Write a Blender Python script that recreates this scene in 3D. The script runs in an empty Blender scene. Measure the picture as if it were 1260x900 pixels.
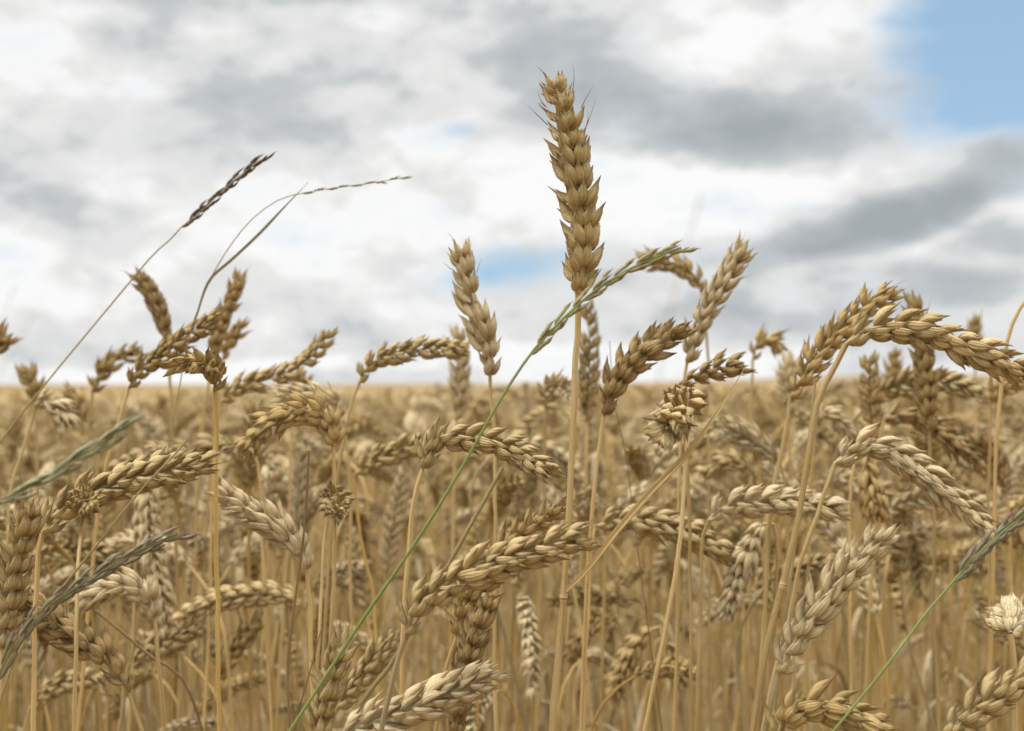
import bpy, math, random
import numpy as np
from mathutils import Vector, Matrix, noise as mnoise

R = math.radians
random.seed(7)
rng = np.random.default_rng(7)
scene = bpy.context.scene
col = scene.collection

# ------------------------------------------------------------------ camera
CAM_H = 0.76
FPX = 1680.0            # focal length in photo pixels (1260 wide)
HORIZON = 473.0
PITCH = math.atan((HORIZON - 450.0) / FPX)
cam_data = bpy.data.cameras.new('camera')
cam = bpy.data.objects.new('camera', cam_data)
col.objects.link(cam)
cam.location = (0, 0, CAM_H)
cam.rotation_euler = (R(90) + PITCH, 0, 0)
cam_data.sensor_width = 36.0
cam_data.lens = 36.0 * FPX / 1260.0
cam_data.clip_start = 0.02
cam_data.clip_end = 20000
cam_data.dof.use_dof = True
cam_data.dof.focus_distance = 0.575
cam_data.dof.aperture_fstop = 12
scene.camera = cam
CAM = np.array([0, 0, CAM_H])
FWD = np.array([0, math.cos(PITCH), math.sin(PITCH)])
UPV = np.array([0, -math.sin(PITCH), math.cos(PITCH)])
RGT = np.array([1.0, 0, 0])

def at(px, py, d):
    return CAM + d * (FWD + RGT * (px - 630.0) / FPX + UPV * (450.0 - py) / FPX)

# ------------------------------------------------------------------ light
SUN_EL, SUN_AZ = R(64), R(-105)       # azimuth from +Y towards +X: behind the camera's left shoulder
sun_data = bpy.data.lights.new('sun', 'SUN')
sun_data.energy = 2.1
sun_data.angle = R(12)
sun_data.color = (1.0, 0.95, 0.86)
sun = bpy.data.objects.new('sun', sun_data)
col.objects.link(sun)
sd = Vector((math.cos(SUN_EL) * math.sin(SUN_AZ), math.cos(SUN_EL) * math.cos(SUN_AZ), math.sin(SUN_EL)))
sun.rotation_euler = sd.to_track_quat('Z', 'Y').to_euler()

scene.view_settings.view_transform = 'Standard'
scene.view_settings.look = 'None'
scene.view_settings.exposure = 0.0
scene.view_settings.gamma = 1.0
scene.view_settings.use_curve_mapping = False

# ------------------------------------------------------------------ world: sky with broken cloud
world = bpy.data.worlds.new("World")
scene.world = world
world.use_nodes = True
wt = world.node_tree
for n in list(wt.nodes): wt.nodes.remove(n)

class NT:
    def __init__(self, tree): self.t = tree
    def new(self, t, **kw):
        n = self.t.nodes.new(t)
        for k, v in kw.items(): setattr(n, k, v)
        return n
    def put(self, sock, v):
        if isinstance(v, bpy.types.NodeSocket): self.t.links.new(v, sock)
        elif v is not None: sock.default_value = v
    def m(self, op, a, b=None, c=None, clamp=False):
        n = self.new('ShaderNodeMath', operation=op, use_clamp=clamp)
        self.put(n.inputs[0], a); self.put(n.inputs[1], b); self.put(n.inputs[2], c)
        return n.outputs[0]
    def mix(self, f, a, b, blend='MIX'):
        n = self.new('ShaderNodeMix', data_type='RGBA', blend_type=blend)
        self.put(n.inputs[0], f)
        self.put(n.inputs[6], (*a, 1) if isinstance(a, tuple) else a)
        self.put(n.inputs[7], (*b, 1) if isinstance(b, tuple) else b)
        return n.outputs[2]
    def noise(self, vec, scale, detail=4, rough=.55, dist=0.0, out=0):
        n = self.new('ShaderNodeTexNoise')
        self.put(n.inputs['Vector'], vec)
        n.inputs['Scale'].default_value = scale
        n.inputs['Detail'].default_value = detail
        n.inputs['Roughness'].default_value = rough
        n.inputs['Distortion'].default_value = dist
        return n.outputs[out]
    def maprange(self, v, a, b, c=0.0, d=1.0, smooth=True):
        n = self.new('ShaderNodeMapRange', interpolation_type='SMOOTHSTEP' if smooth else 'LINEAR')
        self.put(n.inputs[0], v)
        for i, x in enumerate((a, b, c, d)): self.put(n.inputs[i + 1], x)
        return n.outputs[0]
    def xyz(self, x, y, z):
        n = self.new('ShaderNodeCombineXYZ')
        for i, v in enumerate((x, y, z)): self.put(n.inputs[i], v)
        return n.outputs[0]

def build_sky():
    w = NT(wt)
    BG = 0.1
    sky = w.new('ShaderNodeTexSky', sky_type='NISHITA')
    sky.sun_disc = False
    sky.sun_elevation = SUN_EL
    sky.sun_rotation = SUN_AZ
    sky.air_density = 1.0; sky.dust_density = 1.2; sky.ozone_density = 1.6
    tc = w.new('ShaderNodeTexCoord')
    sep = w.new('ShaderNodeSeparateXYZ')
    w.put(sep.inputs[0], tc.outputs['Generated'])
    x, y, z = sep.outputs
    az0 = w.m('ARCTAN2', x, y)
    el0 = w.m('ARCSINE', z)
    zz = w.m('ADD', w.m('MAXIMUM', z, 0.0), 0.26)
    plane = w.xyz(w.m('DIVIDE', x, zz), w.m('DIVIDE', y, zz), 0.0)      # cloud layer seen from below
    # soft warp of the direction so that no bank has a clean outline
    wn = w.noise(plane, 1.1, 3, .55, out=1)
    ws = w.new('ShaderNodeSeparateXYZ'); w.put(ws.inputs[0], wn)
    wn2 = w.noise(plane, 3.6, 3, .6, out=1)
    ws2 = w.new('ShaderNodeSeparateXYZ'); w.put(ws2.inputs[0], wn2)
    az = w.m('ADD', w.m('ADD', az0, w.m('MULTIPLY', w.m('SUBTRACT', ws.outputs[0], .5), .16)), w.m('MULTIPLY', w.m('SUBTRACT', ws2.outputs[0], .5), .05))
    el = w.m('ADD', w.m('ADD', el0, w.m('MULTIPLY', w.m('SUBTRACT', ws.outputs[1], .5), .07)), w.m('MULTIPLY', w.m('SUBTRACT', ws2.outputs[1], .5), .03))

    def bank(px, py, rx, ry, amp, tilt=0.0):
        a0 = math.atan((px - 630) / FPX)
        e0 = math.atan((HORIZON - py) / FPX)
        da = w.m('SUBTRACT', az, a0)
        de = w.m('SUBTRACT', el, e0)
        if tilt:
            de = w.m('SUBTRACT', de, w.m('MULTIPLY', da, tilt))
        qa = w.m('MULTIPLY', da, FPX / rx)
        qe = w.m('MULTIPLY', de, FPX / ry)
        s = w.m('ADD', w.m('MULTIPLY', qa, qa), w.m('MULTIPLY', qe, qe))
        return w.m('MULTIPLY', w.m('EXPONENT', w.m('MULTIPLY', s, -1.0)), amp)
    def total(bs, start):
        v = start
        for b in bs: v = w.m('ADD', v, bank(*b))
        return v

    heap = w.xyz(w.m('MULTIPLY', az0, 1.0), w.m('MULTIPLY', el0, 1.9), 0.0)      # heaped cloud has height: less foreshortened than a flat layer
    big = w.noise(plane, 1.0, 4, .5, .3)
    mid = w.noise(heap, 7.0, 9, .56, .25)
    fine = w.noise(heap, 21.0, 8, .6, .2)
    tex = w.m('ADD', w.m('ADD', w.m('MULTIPLY', w.m('SUBTRACT', big, .5), .5), w.m('MULTIPLY', w.m('SUBTRACT', mid, .5), 2.1)), w.m('MULTIPLY', w.m('SUBTRACT', fine, .5), 1.0))
    # grey (thick) parts of the cloud: places where it is dark from below
    grey = total([
        (880, 150, 190, 55, .62), (690, 60, 120, 60, .42), (1010, 285, 150, 38, .72, .22), (1190, 235, 110, 30, .40, .2),
        (1150, 350, 220, 50, .40, .1), (240, 185, 150, 40, .26), (400, 0, 110, 20, .36), (150, -5, 90, 20, .26),
        (120, 385, 320, 45, -.10), (560, 420, 260, 40, .02), (1000, 420, 330, 38, .22), (330, 110, 130, 30, .16),
        (850, 235, 150, 38, -.55), (1000, 225, 160, 25, -.25), (860, 60, 90, 28, -.22, .2), (1130, 290, 180, 14, -.30, .25), (620, 240, 130, 45, -.18),
        (200, 290, 250, 45, -.12), (960, 50, 130, 40, -.30), (200, 455, 700, 14, -.35), (980, 445, 90, 18, -.30),
    ], w.m('MULTIPLY', tex, .80))
    grey = w.m('ADD', grey, .25)
    # holes to the blue
    hole = total([
        (1215, 85, 140, 95, 1.1), (1380, 60, 150, 130, 1.2), (640, 322, 110, 42, 1.0), (560, 175, 40, 14, .5), (545, 240, 30, 14, .35), (415, 95, 50, 26, .28), (1000, 250, 60, 8, .2),
    ], w.m('MULTIPLY', tex, -.95))
    hole = w.m('SUBTRACT', hole, .02)
    clear = w.maprange(hole, .06, 1.05)
    cloud = w.new('ShaderNodeValToRGB')
    cr = cloud.color_ramp
    K = 1.0 / BG
    def e(p, c, first=None):
        el_ = cr.elements[first] if first is not None else cr.elements.new(p)
        el_.position = p; el_.color = (c[0] * SKYK, c[1] * SKYK, c[2] * SKYK, 1)
    SKYK = 1.0
    e(0.0, (.97, .975, .97), 0)
    e(1.0, (.38, .415, .44), 1)
    e(.12, (.95, .955, .945))
    e(.24, (.82, .825, .81))
    e(.41, (.715, .725, .725))
    e(.50, (.58, .605, .615))
    e(.72, (.475, .51, .53))
    w.put(cloud.inputs[0], grey)
    kc = w.new('ShaderNodeVectorMath', operation='SCALE')
    w.put(kc.inputs[0], cloud.outputs[0]); w.put(kc.inputs['Scale'], w.m('MULTIPLY', w.maprange(z, .30, 1.0, 1.0, 4.2, False), K))       # cloud is brighter overhead than at the horizon, as under any cloudy sky
    blue = w.mix(w.maprange(el0, .05, .27, .72, .62), sky.outputs[0], (.43 * K, .66 * K, .90 * K))            # thin veil over the blue
    c = w.mix(clear, kc.outputs[0], blue)
    below = w.maprange(z, -.02, -.10)
    c = w.mix(below, c, (.10 * K, .08 * K, .045 * K))                    # land below the horizon
    bg = w.new('ShaderNodeBackground')
    w.put(bg.inputs[0], c); bg.inputs[1].default_value = BG
    out = w.new('ShaderNodeOutputWorld')
    wt.links.new(bg.outputs[0], out.inputs[0])
build_sky()

# ------------------------------------------------------------------ materials
def new_mat(name):
    m = bpy.data.materials.new(name); m.use_nodes = True
    t = m.node_tree
    for n in list(t.nodes): t.nodes.remove(n)
    return m, NT(t)

def finish(m, w, color, rough, spec=.25, bump=None, trans=0.0, bstr=.3):
    p = w.new('ShaderNodeBsdfPrincipled')
    w.put(p.inputs['Base Color'], color); w.put(p.inputs['Roughness'], rough)
    p.inputs['Specular IOR Level'].default_value = spec
    if bump is not None:
        b = w.new('ShaderNodeBump'); b.inputs['Strength'].default_value = bstr; b.inputs['Distance'].default_value = .0006
        w.put(b.inputs['Height'], bump); w.put(p.inputs['Normal'], b.outputs[0])
    out = w.new('ShaderNodeOutputMaterial')
    if trans > 0:
        tr = w.new('ShaderNodeBsdfTranslucent'); w.put(tr.inputs[0], color)
        mx = w.new('ShaderNodeMixShader'); mx.inputs[0].default_value = trans
        w.t.links.new(p.outputs[0], mx.inputs[1]); w.t.links.new(tr.outputs[0], mx.inputs[2])
        w.t.links.new(mx.outputs[0], out.inputs[0])
    else:
        w.t.links.new(p.outputs[0], out.inputs[0])
    return m

def info(w):
    a = w.new('ShaderNodeAttribute', attribute_name='info')
    s = w.new('ShaderNodeSeparateColor'); w.put(s.inputs[0], a.outputs['Color'])
    return s.outputs[0], s.outputs[1], s.outputs[2]

def husk_mat(name, light, dark, tipcol, tip=.75):
    m, w = new_mat(name)
    al, ar, tn = info(w)
    oi = w.new('ShaderNodeObjectInfo')
    c = w.mix(w.maprange(tn, 0, 1, 0, 1, False), light, dark)
    seed = w.m('ADD', w.m('MULTIPLY', tn, 37.0), w.m('MULTIPLY', oi.outputs['Random'], 19.0))
    streak = w.noise(w.xyz(w.m('MULTIPLY', ar, 9.0), w.m('MULTIPLY', al, 1.1), seed), 2.2, 3, .6)
    c = w.mix(w.maprange(streak, .44, .68, 0, .45), c, tuple(v * .50 for v in light))
    pale = w.noise(w.xyz(w.m('MULTIPLY', ar, 3.0), w.m('MULTIPLY', al, 2.0), w.m('ADD', seed, 9.0)), 1.6, 2, .5)
    c = w.mix(w.maprange(pale, .52, .75, 0, .45), c, tuple(min(.8, v * 1.25 + .03) for v in light))
    blot = w.noise(w.xyz(w.m('MULTIPLY', ar, 2.0), w.m('MULTIPLY', al, 2.2), w.m('ADD', seed, 4.0)), 2.4, 4, .65)
    tipf = w.m('MULTIPLY', w.maprange(w.m('ADD', al, w.m('MULTIPLY', w.m('SUBTRACT', blot, .5), .5)), .66, 1.0), tip)
    c = w.mix(tipf, c, tipcol)
    c = w.mix(w.maprange(blot, .66, .80, 0, .40), c, tipcol)
    speck = w.noise(w.xyz(w.m('MULTIPLY', ar, 14.0), w.m('MULTIPLY', al, 9.0), seed), 3.0, 2, .7)
    c = w.mix(w.maprange(speck, .66, .74, 0, .35), c, tipcol)
    hs = w.new('ShaderNodeHueSaturation')
    w.put(hs.inputs['Value'], w.m('ADD', .88, w.m('MULTIPLY', oi.outputs['Random'], .22)))
    w.put(hs.inputs['Color'], c)
    veins = w.m('SINE', w.m('MULTIPLY', ar, 70.0))
    bump = w.m('ADD', w.m('MULTIPLY', veins, .35), streak)
    return finish(m, w, hs.outputs[0], .62, .18, bump, .26, .6)

HUSK = {
    'pale': husk_mat('husk_pale', (.70, .565, .345), (.61, .475, .265), (.40, .28, .15), .4),
    'straw': husk_mat('husk_straw', (.61, .465, .232), (.51, .38, .172), (.22, .135, .06), .65),
    'gold': husk_mat('husk_gold', (.56, .405, .175), (.47, .328, .13), (.20, .12, .05), .65),
    'brown': husk_mat('husk_brown', (.48, .335, .15), (.39, .265, .11), (.14, .085, .035), .75),
}

def stalk_mat(name, a, b, streakc, rough=.45):
    m, w = new_mat(name)
    al, ar, tn = info(w)
    oi = w.new('ShaderNodeObjectInfo')
    seed = w.m('MULTIPLY', w.m('ADD', oi.outputs['Random'], tn), 31.0)
    # al is metres along the stalk
    lon = w.noise(w.xyz(w.m('MULTIPLY', al, 9.0), seed, 0.0), 1.0, 3, .6)
    c = w.mix(w.maprange(lon, .35, .65), a, b)
    st = w.noise(w.xyz(w.m('MULTIPLY', ar, 10.0), w.m('MULTIPLY', al, 14.0), seed), 1.5, 3, .65)
    c = w.mix(w.maprange(st, .42, .68, 0, .65), c, streakc)
    spot = w.noise(w.xyz(w.m('MULTIPLY', ar, 4.0), w.m('MULTIPLY', al, 260.0), seed), 1.0, 3, .7)
    c = w.mix(w.maprange(spot, .62, .74, 0, .6), c, tuple(v * .45 for v in streakc))
    c = w.mix(w.maprange(tn, .90, .97), c, (.16, .10, .045))                 # the nodes (their rings carry tone 1)
    hs = w.new('ShaderNodeHueSaturation')
    w.put(hs.inputs['Value'], w.m('ADD', w.m('ADD', .62, w.m('MULTIPLY', oi.outputs['Random'], .25)), w.m('MULTIPLY', w.m('MINIMUM', tn, .85), .42)))
    w.put(hs.inputs['Color'], c)
    bump = w.m('ADD', w.m('SINE', w.m('MULTIPLY', ar, 75.0)), st)
    return finish(m, w, hs.outputs[0], rough, .3, bump, 0, .25)

STALK = {
    'straw': stalk_mat('stalk_straw', (.56, .41, .185), (.47, .325, .125), (.27, .175, .065)),
    'gold': stalk_mat('stalk_gold', (.52, .35, .11), (.45, .295, .095), (.25, .155, .05)),
    'grey': stalk_mat('stalk_grey', (.46, .365, .20), (.37, .28, .14), (.19, .14, .075)),
    'brown': stalk_mat('stalk_brown', (.22, .14, .06), (.16, .095, .04), (.08, .05, .025)),
    'green': stalk_mat('stem_green', (.19, .25, .06), (.26, .29, .085), (.12, .17, .045)),
    'olive': stalk_mat('stem_olive', (.20, .20, .07), (.26, .22, .10), (.13, .12, .05)),
    'drab': stalk_mat('stem_drab', (.34, .26, .12), (.28, .21, .09), (.16, .115, .05)),
}
def floret_mat(name, a, b, tipc):
    m, w = new_mat(name)
    al, ar, tn = info(w)
    oi = w.new('ShaderNodeObjectInfo')
    seed = w.m('ADD', w.m('MULTIPLY', tn, 37.0), w.m('MULTIPLY', oi.outputs['Random'], 19.0))
    st = w.noise(w.xyz(w.m('MULTIPLY', ar, 9.0), w.m('MULTIPLY', al, 1.2), seed), 2.0, 3, .6)
    c = w.mix(w.maprange(st, .35, .65), a, b)
    c = w.mix(w.maprange(w.m('ADD', al, w.m('MULTIPLY', w.m('SUBTRACT', tn, .5), .5)), .45, .95, 0, .85), c, tipc)
    return finish(m, w, c, .5, .3, st, .08)
FLORET = {
    'green': floret_mat('floret_green', (.20, .20, .065), (.30, .245, .105), (.19, .115, .07)),
    'purple': floret_mat('floret_purple', (.13, .14, .07), (.21, .17, .105), (.15, .075, .085)),
    'fresh': floret_mat('floret_fresh', (.085, .14, .05), (.38, .34, .20), (.15, .13, .09)),
    'dark': floret_mat('floret_dark', (.075, .05, .035), (.11, .07, .05), (.05, .033, .026)),
    'drab': floret_mat('floret_drab', (.20, .165, .095), (.26, .21, .13), (.14, .11, .07)),
}
def soil_mat():
    m, w = new_mat('soil_with_straw_litter')
    tc = w.new('ShaderNodeTexCoord')
    n1 = w.noise(tc.outputs['Object'], 14, 6, .65)
    n2 = w.noise(tc.outputs['Object'], 90, 4, .6)
    c = w.mix(w.maprange(n1, .35, .65), (.13, .085, .045), (.22, .15, .075))
    c = w.mix(w.maprange(n2, .5, .65, 0, .7), c, (.34, .25, .12))
    return finish(m, w, c, .9, .1, n2, 0, .6)
def crop_mat():
    m, w = new_mat('distant_crop')
    tc = w.new('ShaderNodeTexCoord')
    n0 = w.noise(tc.outputs['Object'], .08, 5, .6)
    n1 = w.noise(tc.outputs['Object'], 1.1, 5, .65)
    n2 = w.noise(tc.outputs['Object'], 22, 4, .6)
    c = w.mix(w.maprange(n2, .35, .65), (.14, .092, .048), (.27, .195, .108))  # kept dark: shade in the gaps between ears is put into the colour
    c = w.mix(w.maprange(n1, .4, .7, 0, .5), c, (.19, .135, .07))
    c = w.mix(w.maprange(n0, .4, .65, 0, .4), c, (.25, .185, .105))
    return finish(m, w, c, .85, .1, n2, 0, .5)
SOIL, CROP = soil_mat(), crop_mat()

# ------------------------------------------------------------------ mesh kit
class Buf:
    """Collects vertices, quads / triangles and the per-vertex info colour."""
    def __init__(s): s.v, s.q, s.t, s.i, s.n = [], [], [], [], 0
    def add(s, v, q=None, t=None, inf=None):
        v = np.asarray(v, dtype=np.float64)
        if q is not None and len(q): s.q.append(np.asarray(q) + s.n)
        if t is not None and len(t): s.t.append(np.asarray(t) + s.n)
        s.v.append(v)
        s.i.append(np.zeros((len(v), 3)) if inf is None else np.asarray(inf, dtype=np.float64))
        s.n += len(v)
    def arrays(s):
        q = np.concatenate(s.q) if s.q else np.zeros((0, 4), int)
        t = np.concatenate(s.t) if s.t else np.zeros((0, 3), int)
        return np.concatenate(s.v), q, t, np.concatenate(s.i)
    def addarr(s, a, M=None, off=None):
        v, q, t, i = a
        if M is not None: v = v @ M.T
        if off is not None: v = v + off
        s.add(v, q, t, i)

def mesh_from(arr, name, mats, smooth=True, matidx=None):
    v, q, t, inf = arr
    me = bpy.data.meshes.new(name)
    nl = len(q) * 4 + len(t) * 3
    me.vertices.add(len(v)); me.vertices.foreach_set('co', v.astype(np.float32).ravel())
    me.loops.add(nl); me.polygons.add(len(q) + len(t))
    me.loops.foreach_set('vertex_index', np.concatenate([q.ravel(), t.ravel()]).astype(np.int32))
    ls = np.concatenate([np.arange(len(q)) * 4, len(q) * 4 + np.arange(len(t)) * 3]).astype(np.int32)
    me.polygons.foreach_set('loop_start', ls)
    if matidx is not None: me.polygons.foreach_set('material_index', matidx.astype(np.int32))
    for m in mats: me.materials.append(m)
    me.update(calc_edges=True)
    if smooth: me.polygons.foreach_set('use_smooth', np.ones(len(q) + len(t), dtype=bool))
    a = me.attributes.new('info', 'FLOAT_COLOR', 'POINT')
    a.data.foreach_set('color', np.concatenate([inf, np.ones((len(inf), 1))], 1).astype(np.float32).ravel())
    me.validate()
    return me

def link(me, name, parent=None):
    o = bpy.data.objects.new(name, me); col.objects.link(o)
    if parent is not None: o.parent = parent
    return o

def empty(name, loc):
    o = bpy.data.objects.new(name, None); col.objects.link(o); o.location = loc
    o.empty_display_size = .02
    return o

def tag(o, label, cat=None, group=None, kind=None):
    if label: o['label'] = label
    if cat: o['category'] = cat
    if group: o['group'] = group
    if kind: o['kind'] = kind
    return o

def unit(v):
    v = np.asarray(v, float); return v / max(1e-12, np.linalg.norm(v))

def rings(cents, U, V, ru, rv, na, closed_tip=True):
    """A tube through ring centres: frame vectors U, V per ring, radii per ring."""
    n = len(cents)
    a = np.arange(na) * 2 * math.pi / na
    ca, sa = np.cos(a), np.sin(a)
    vs = (cents[:, None, :] + U[:, None, :] * (ru[:, None] * ca)[:, :, None] + V[:, None, :] * (rv[:, None] * sa)[:, :, None]).reshape(-1, 3)
    i = np.arange(n - 1)[:, None] * na; j = np.arange(na)[None, :]; k = (np.arange(na)[None, :] + 1) % na
    q = np.stack([i + j, i + k, i + na + k, i + na + j], -1).reshape(-1, 4)
    return vs, q

def catmull(P, n):
    P = np.asarray(P, float)
    if len(P) == 2:
        t = np.linspace(0, 1, n)[:, None]; return P[0] * (1 - t) + P[1] * t
    d = np.linalg.norm(np.diff(P, axis=0), axis=1) ** .5
    k = np.concatenate([[0], np.cumsum(d)])
    Q = np.vstack([2 * P[0] - P[1], P, 2 * P[-1] - P[-2]])
    kk = np.concatenate([[k[0] - d[0]], k, [k[-1] + d[-1]]])
    out = []
    for t in np.linspace(k[0], k[-1], n):
        s = min(max(np.searchsorted(k, t, side='right') - 1, 0), len(P) - 2)
        p0, p1, p2, p3 = Q[s:s + 4]; t0, t1, t2, t3 = kk[s:s + 4]
        A1 = (t1 - t) / (t1 - t0) * p0 + (t - t0) / (t1 - t0) * p1
        A2 = (t2 - t) / (t2 - t1) * p1 + (t - t1) / (t2 - t1) * p2
        A3 = (t3 - t) / (t3 - t2) * p2 + (t - t2) / (t3 - t2) * p3
        B1 = (t2 - t) / (t2 - t0) * A1 + (t - t0) / (t2 - t0) * A2
        B2 = (t3 - t) / (t3 - t1) * A2 + (t - t1) / (t3 - t1) * A3
        out.append((t2 - t) / (t2 - t1) * B1 + (t - t1) / (t2 - t1) * B2)
    return np.array(out)

def resample(P, n):
    d = np.concatenate([[0], np.cumsum(np.linalg.norm(np.diff(P, axis=0), axis=1))])
    s = np.linspace(0, d[-1], n)
    return np.stack([np.interp(s, d, P[:, k]) for k in range(3)], 1), d[-1]

def frames(P, u0=None):
    T = np.gradient(P, axis=0); T = T / np.linalg.norm(T, axis=1)[:, None]
    if u0 is None: u0 = np.cross(T[0], [0.3, 1, .2])
    U = np.zeros_like(P); u = u0
    for i in range(len(P)):
        u = u - T[i] * np.dot(u, T[i]); u = unit(u); U[i] = u
    return T, U, np.cross(T, U)

# ---- one husk (glume or lemma with its grain): a keeled, pointed boat shape
def husk(L, wd, th, nl, na, curve, beak, rg, tone):
    s = np.concatenate([np.linspace(0, .9, nl) ** .85, [1.0]])
    f = (s + .012) ** .55 * (1.0 - s) ** .80; f = f / f.max()
    f[-1] = .035; f[0] = max(f[0], .18)
    a = np.arange(na) * 2 * math.pi / na
    ca, sa = np.cos(a), np.sin(a)
    keel = 1.0 + .42 * np.exp(-((np.minimum(a, 2 * math.pi - a)) / .36) ** 2)
    xs = np.where(ca > 0, ca * keel, ca * .55)
    z = s * L; z[-1] = L + beak
    cx = curve * L * np.sin(math.pi * np.minimum(s, 1)) ** 1.0
    cx[-1] -= beak * rg.uniform(-.5, .35)
    wob = 1 + rg.normal(0, .03, (len(s), na))
    X = cx[:, None] + th * f[:, None] * xs[None] * wob
    Y = wd * f[:, None] * sa[None] * wob + rg.normal(0, .04) * L * (s[:, None] ** 2)
    Z = np.repeat(z[:, None], na, 1)
    vs = np.stack([X, Y, Z], -1).reshape(-1, 3)
    n = len(s)
    i = np.arange(n - 1)[:, None] * na; j = np.arange(na)[None]; k = (np.arange(na)[None] + 1) % na
    q = np.stack([i + j, i + k, i + na + k, i + na + j], -1).reshape(-1, 4)
    ang = np.abs(((a + math.pi) % (2 * math.pi)) - math.pi) / math.pi * np.sign(np.sin(a) + 1e-9) * .5 + .5
    inf = np.stack([np.repeat(s[:, None], na, 1), np.repeat(ang[None], n, 0), np.full((n, na), tone)], -1).reshape(-1, 3)
    return vs, q, inf

def rot_x(a): c, s = math.cos(a), math.sin(a); return np.array([[1, 0, 0], [0, c, -s], [0, s, c]])
def rot_y(a): c, s = math.cos(a), math.sin(a); return np.array([[c, 0, s], [0, 1, 0], [-s, 0, c]])

MM = .001
def spikelet(nl, na, rg, wide=False):
    """z along the spikelet, +x away from the ear, y along its fan."""
    b = Buf()
    def put(L, wd, th, fan, tilt, x, y, z, curve=.09, beak=1.0):
        v, q, inf = husk(L * MM, wd * MM, th * MM, nl, na, curve, beak * MM, rg, rg.uniform())
        M = rot_x(-R(fan)) @ rot_y(R(tilt))
        b.add(v @ M.T + np.array([x, y, z]) * MM, q, None, inf)
    j = lambda s: rg.normal(0, s)
    g, f, t = (34, 21, -3) if wide else (25, 14, -7)
    for sg in (-1, 1):
        put(8.8 + j(.5), 2.15, 1.75, sg * (g + j(5)), t + j(5), .1, sg * 1.35, -.6, .08, 1.2 + abs(j(.7)))          # glume
        put(10.6 + j(.6), 2.2, 1.9, sg * (f + j(4)), t + 6 + j(4), .6, sg * 1.45, 1.0, .08, 1.3 + abs(j(1.0)))      # outer floret
    put(9.4 + j(.6), 2.0, 1.75, j(7), 8 + j(4), .9, j(.4), 2.0, .07, 1.0 + abs(j(.6)))
    return b.arrays()

LODS = {'hi': (11, 12), 'mid': (6, 8), 'low': (4, 5), 'tiny': (2, 4)}
SPK = {k: [spikelet(*LODS[k], np.random.default_rng(100 + i), i >= 10) for i in range(20)] for k in ('hi', 'mid', 'low')}    # 10 closed, 10 gaping
SPK_MESH = [mesh_from(a, 'spikelet', [HUSK['straw']]) for a in SPK['hi']]
PITCH_MM = 3.7

def awn(b, p, d, L, r, bend, rg):
    n = 6
    t = np.linspace(0, 1, n)[:, None]
    P = p + d * L * t + bend * (t ** 2) * L
    T, U, V = frames(P)
    rr = r * (1 - .85 * t[:, 0])
    vs, q = rings(P, U, V, rr, rr, 4)
    b.add(vs, q, None, np.tile([.9, .3, .5], (len(vs), 1)))

def ear_layout(P, u0, size, rg, open_=1.0):
    """Spikelet transforms along a 3-D spine: list of 4x4 matrices; plus rachis points."""
    dense, L = resample(P, 80)
    T, U, V = frames(dense, u0)
    pitch = PITCH_MM * MM * size
    n = max(5, int(round(L * .93 / pitch)))
    out = []
    for i in range(n):
        f = (i + .3) / n
        x = f * 79; k = min(78, int(x)); w = x - k
        p = dense[k] * (1 - w) + dense[k + 1] * w
        t, u = unit(T[k] * (1 - w) + T[k + 1] * w), unit(U[k] * (1 - w) + U[k + 1] * w)
        sg = 1 if i % 2 else -1
        env = .70 + .42 * min(1, i / 4.0) if i < 4 else 1.06 - .34 * max(0, (f - .45) / .55) ** 1.5
        env *= size * (1 + rg.normal(0, .08)) * ((1.12 - .34 * f) if open_ > 1.17 else 1.0)
        if 2 < i < n - 2 and rg.uniform() < .025: continue            # a lost spikelet
        tilt = R((23.5 + (5.5 if open_ > 1.17 else 3.4) * rg.normal()) * open_ * (1.0 - .35 * max(0, (f - .75) / .25)))
        if i == n - 1:
            ax = t; xo = u * sg
            p = dense[-1] - t * .012 * size
        else:
            ax = math.cos(tilt) * t + math.sin(tilt) * sg * u
            xo = -math.sin(tilt) * t + math.cos(tilt) * sg * u
        tw = rg.normal(0, .13)
        y = np.cross(ax, xo)
        xo, y = xo * math.cos(tw) + y * math.sin(tw), y * math.cos(tw) - xo * math.sin(tw)
        M = np.eye(4)
        M[:3, 0], M[:3, 1], M[:3, 2] = xo * env * .95, y * env * .97 * (.55 + .45 * open_), ax * env
        M[:3, 3] = p + u * sg * .0002 * size
        out.append((M, int(rg.integers(10)) + (10 if (open_ > 1.17) != (rg.uniform() < .12) else 0), f))
    return out, dense, (T, U, V)

def rachis_arr(dense, fr, size, wide=False):
    T, U, V = fr
    P = dense[::4]; r = np.linspace(1.0, .5, len(P)) * MM * size * (1.9 if wide else 1.0)
    vs, q = rings(P, U[::4], V[::4], r, r * .8, 6)
    inf = np.stack([np.repeat(np.linspace(0, 1, len(P)), 6) * .5, np.tile(np.arange(6) / 6, len(P)), np.full(len(vs), .5)], 1)
    return vs, q, np.zeros((0, 3), int), inf

def awn_root(M, k, sgn):
    f = R(21 if k >= 10 else 14)
    return M[:3, 3] + M[:3, :3] @ (np.array([.9, sgn * (1.45 + 10.6 * math.sin(f)), .8 + 10.6 * math.cos(f)]) * MM)

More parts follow.
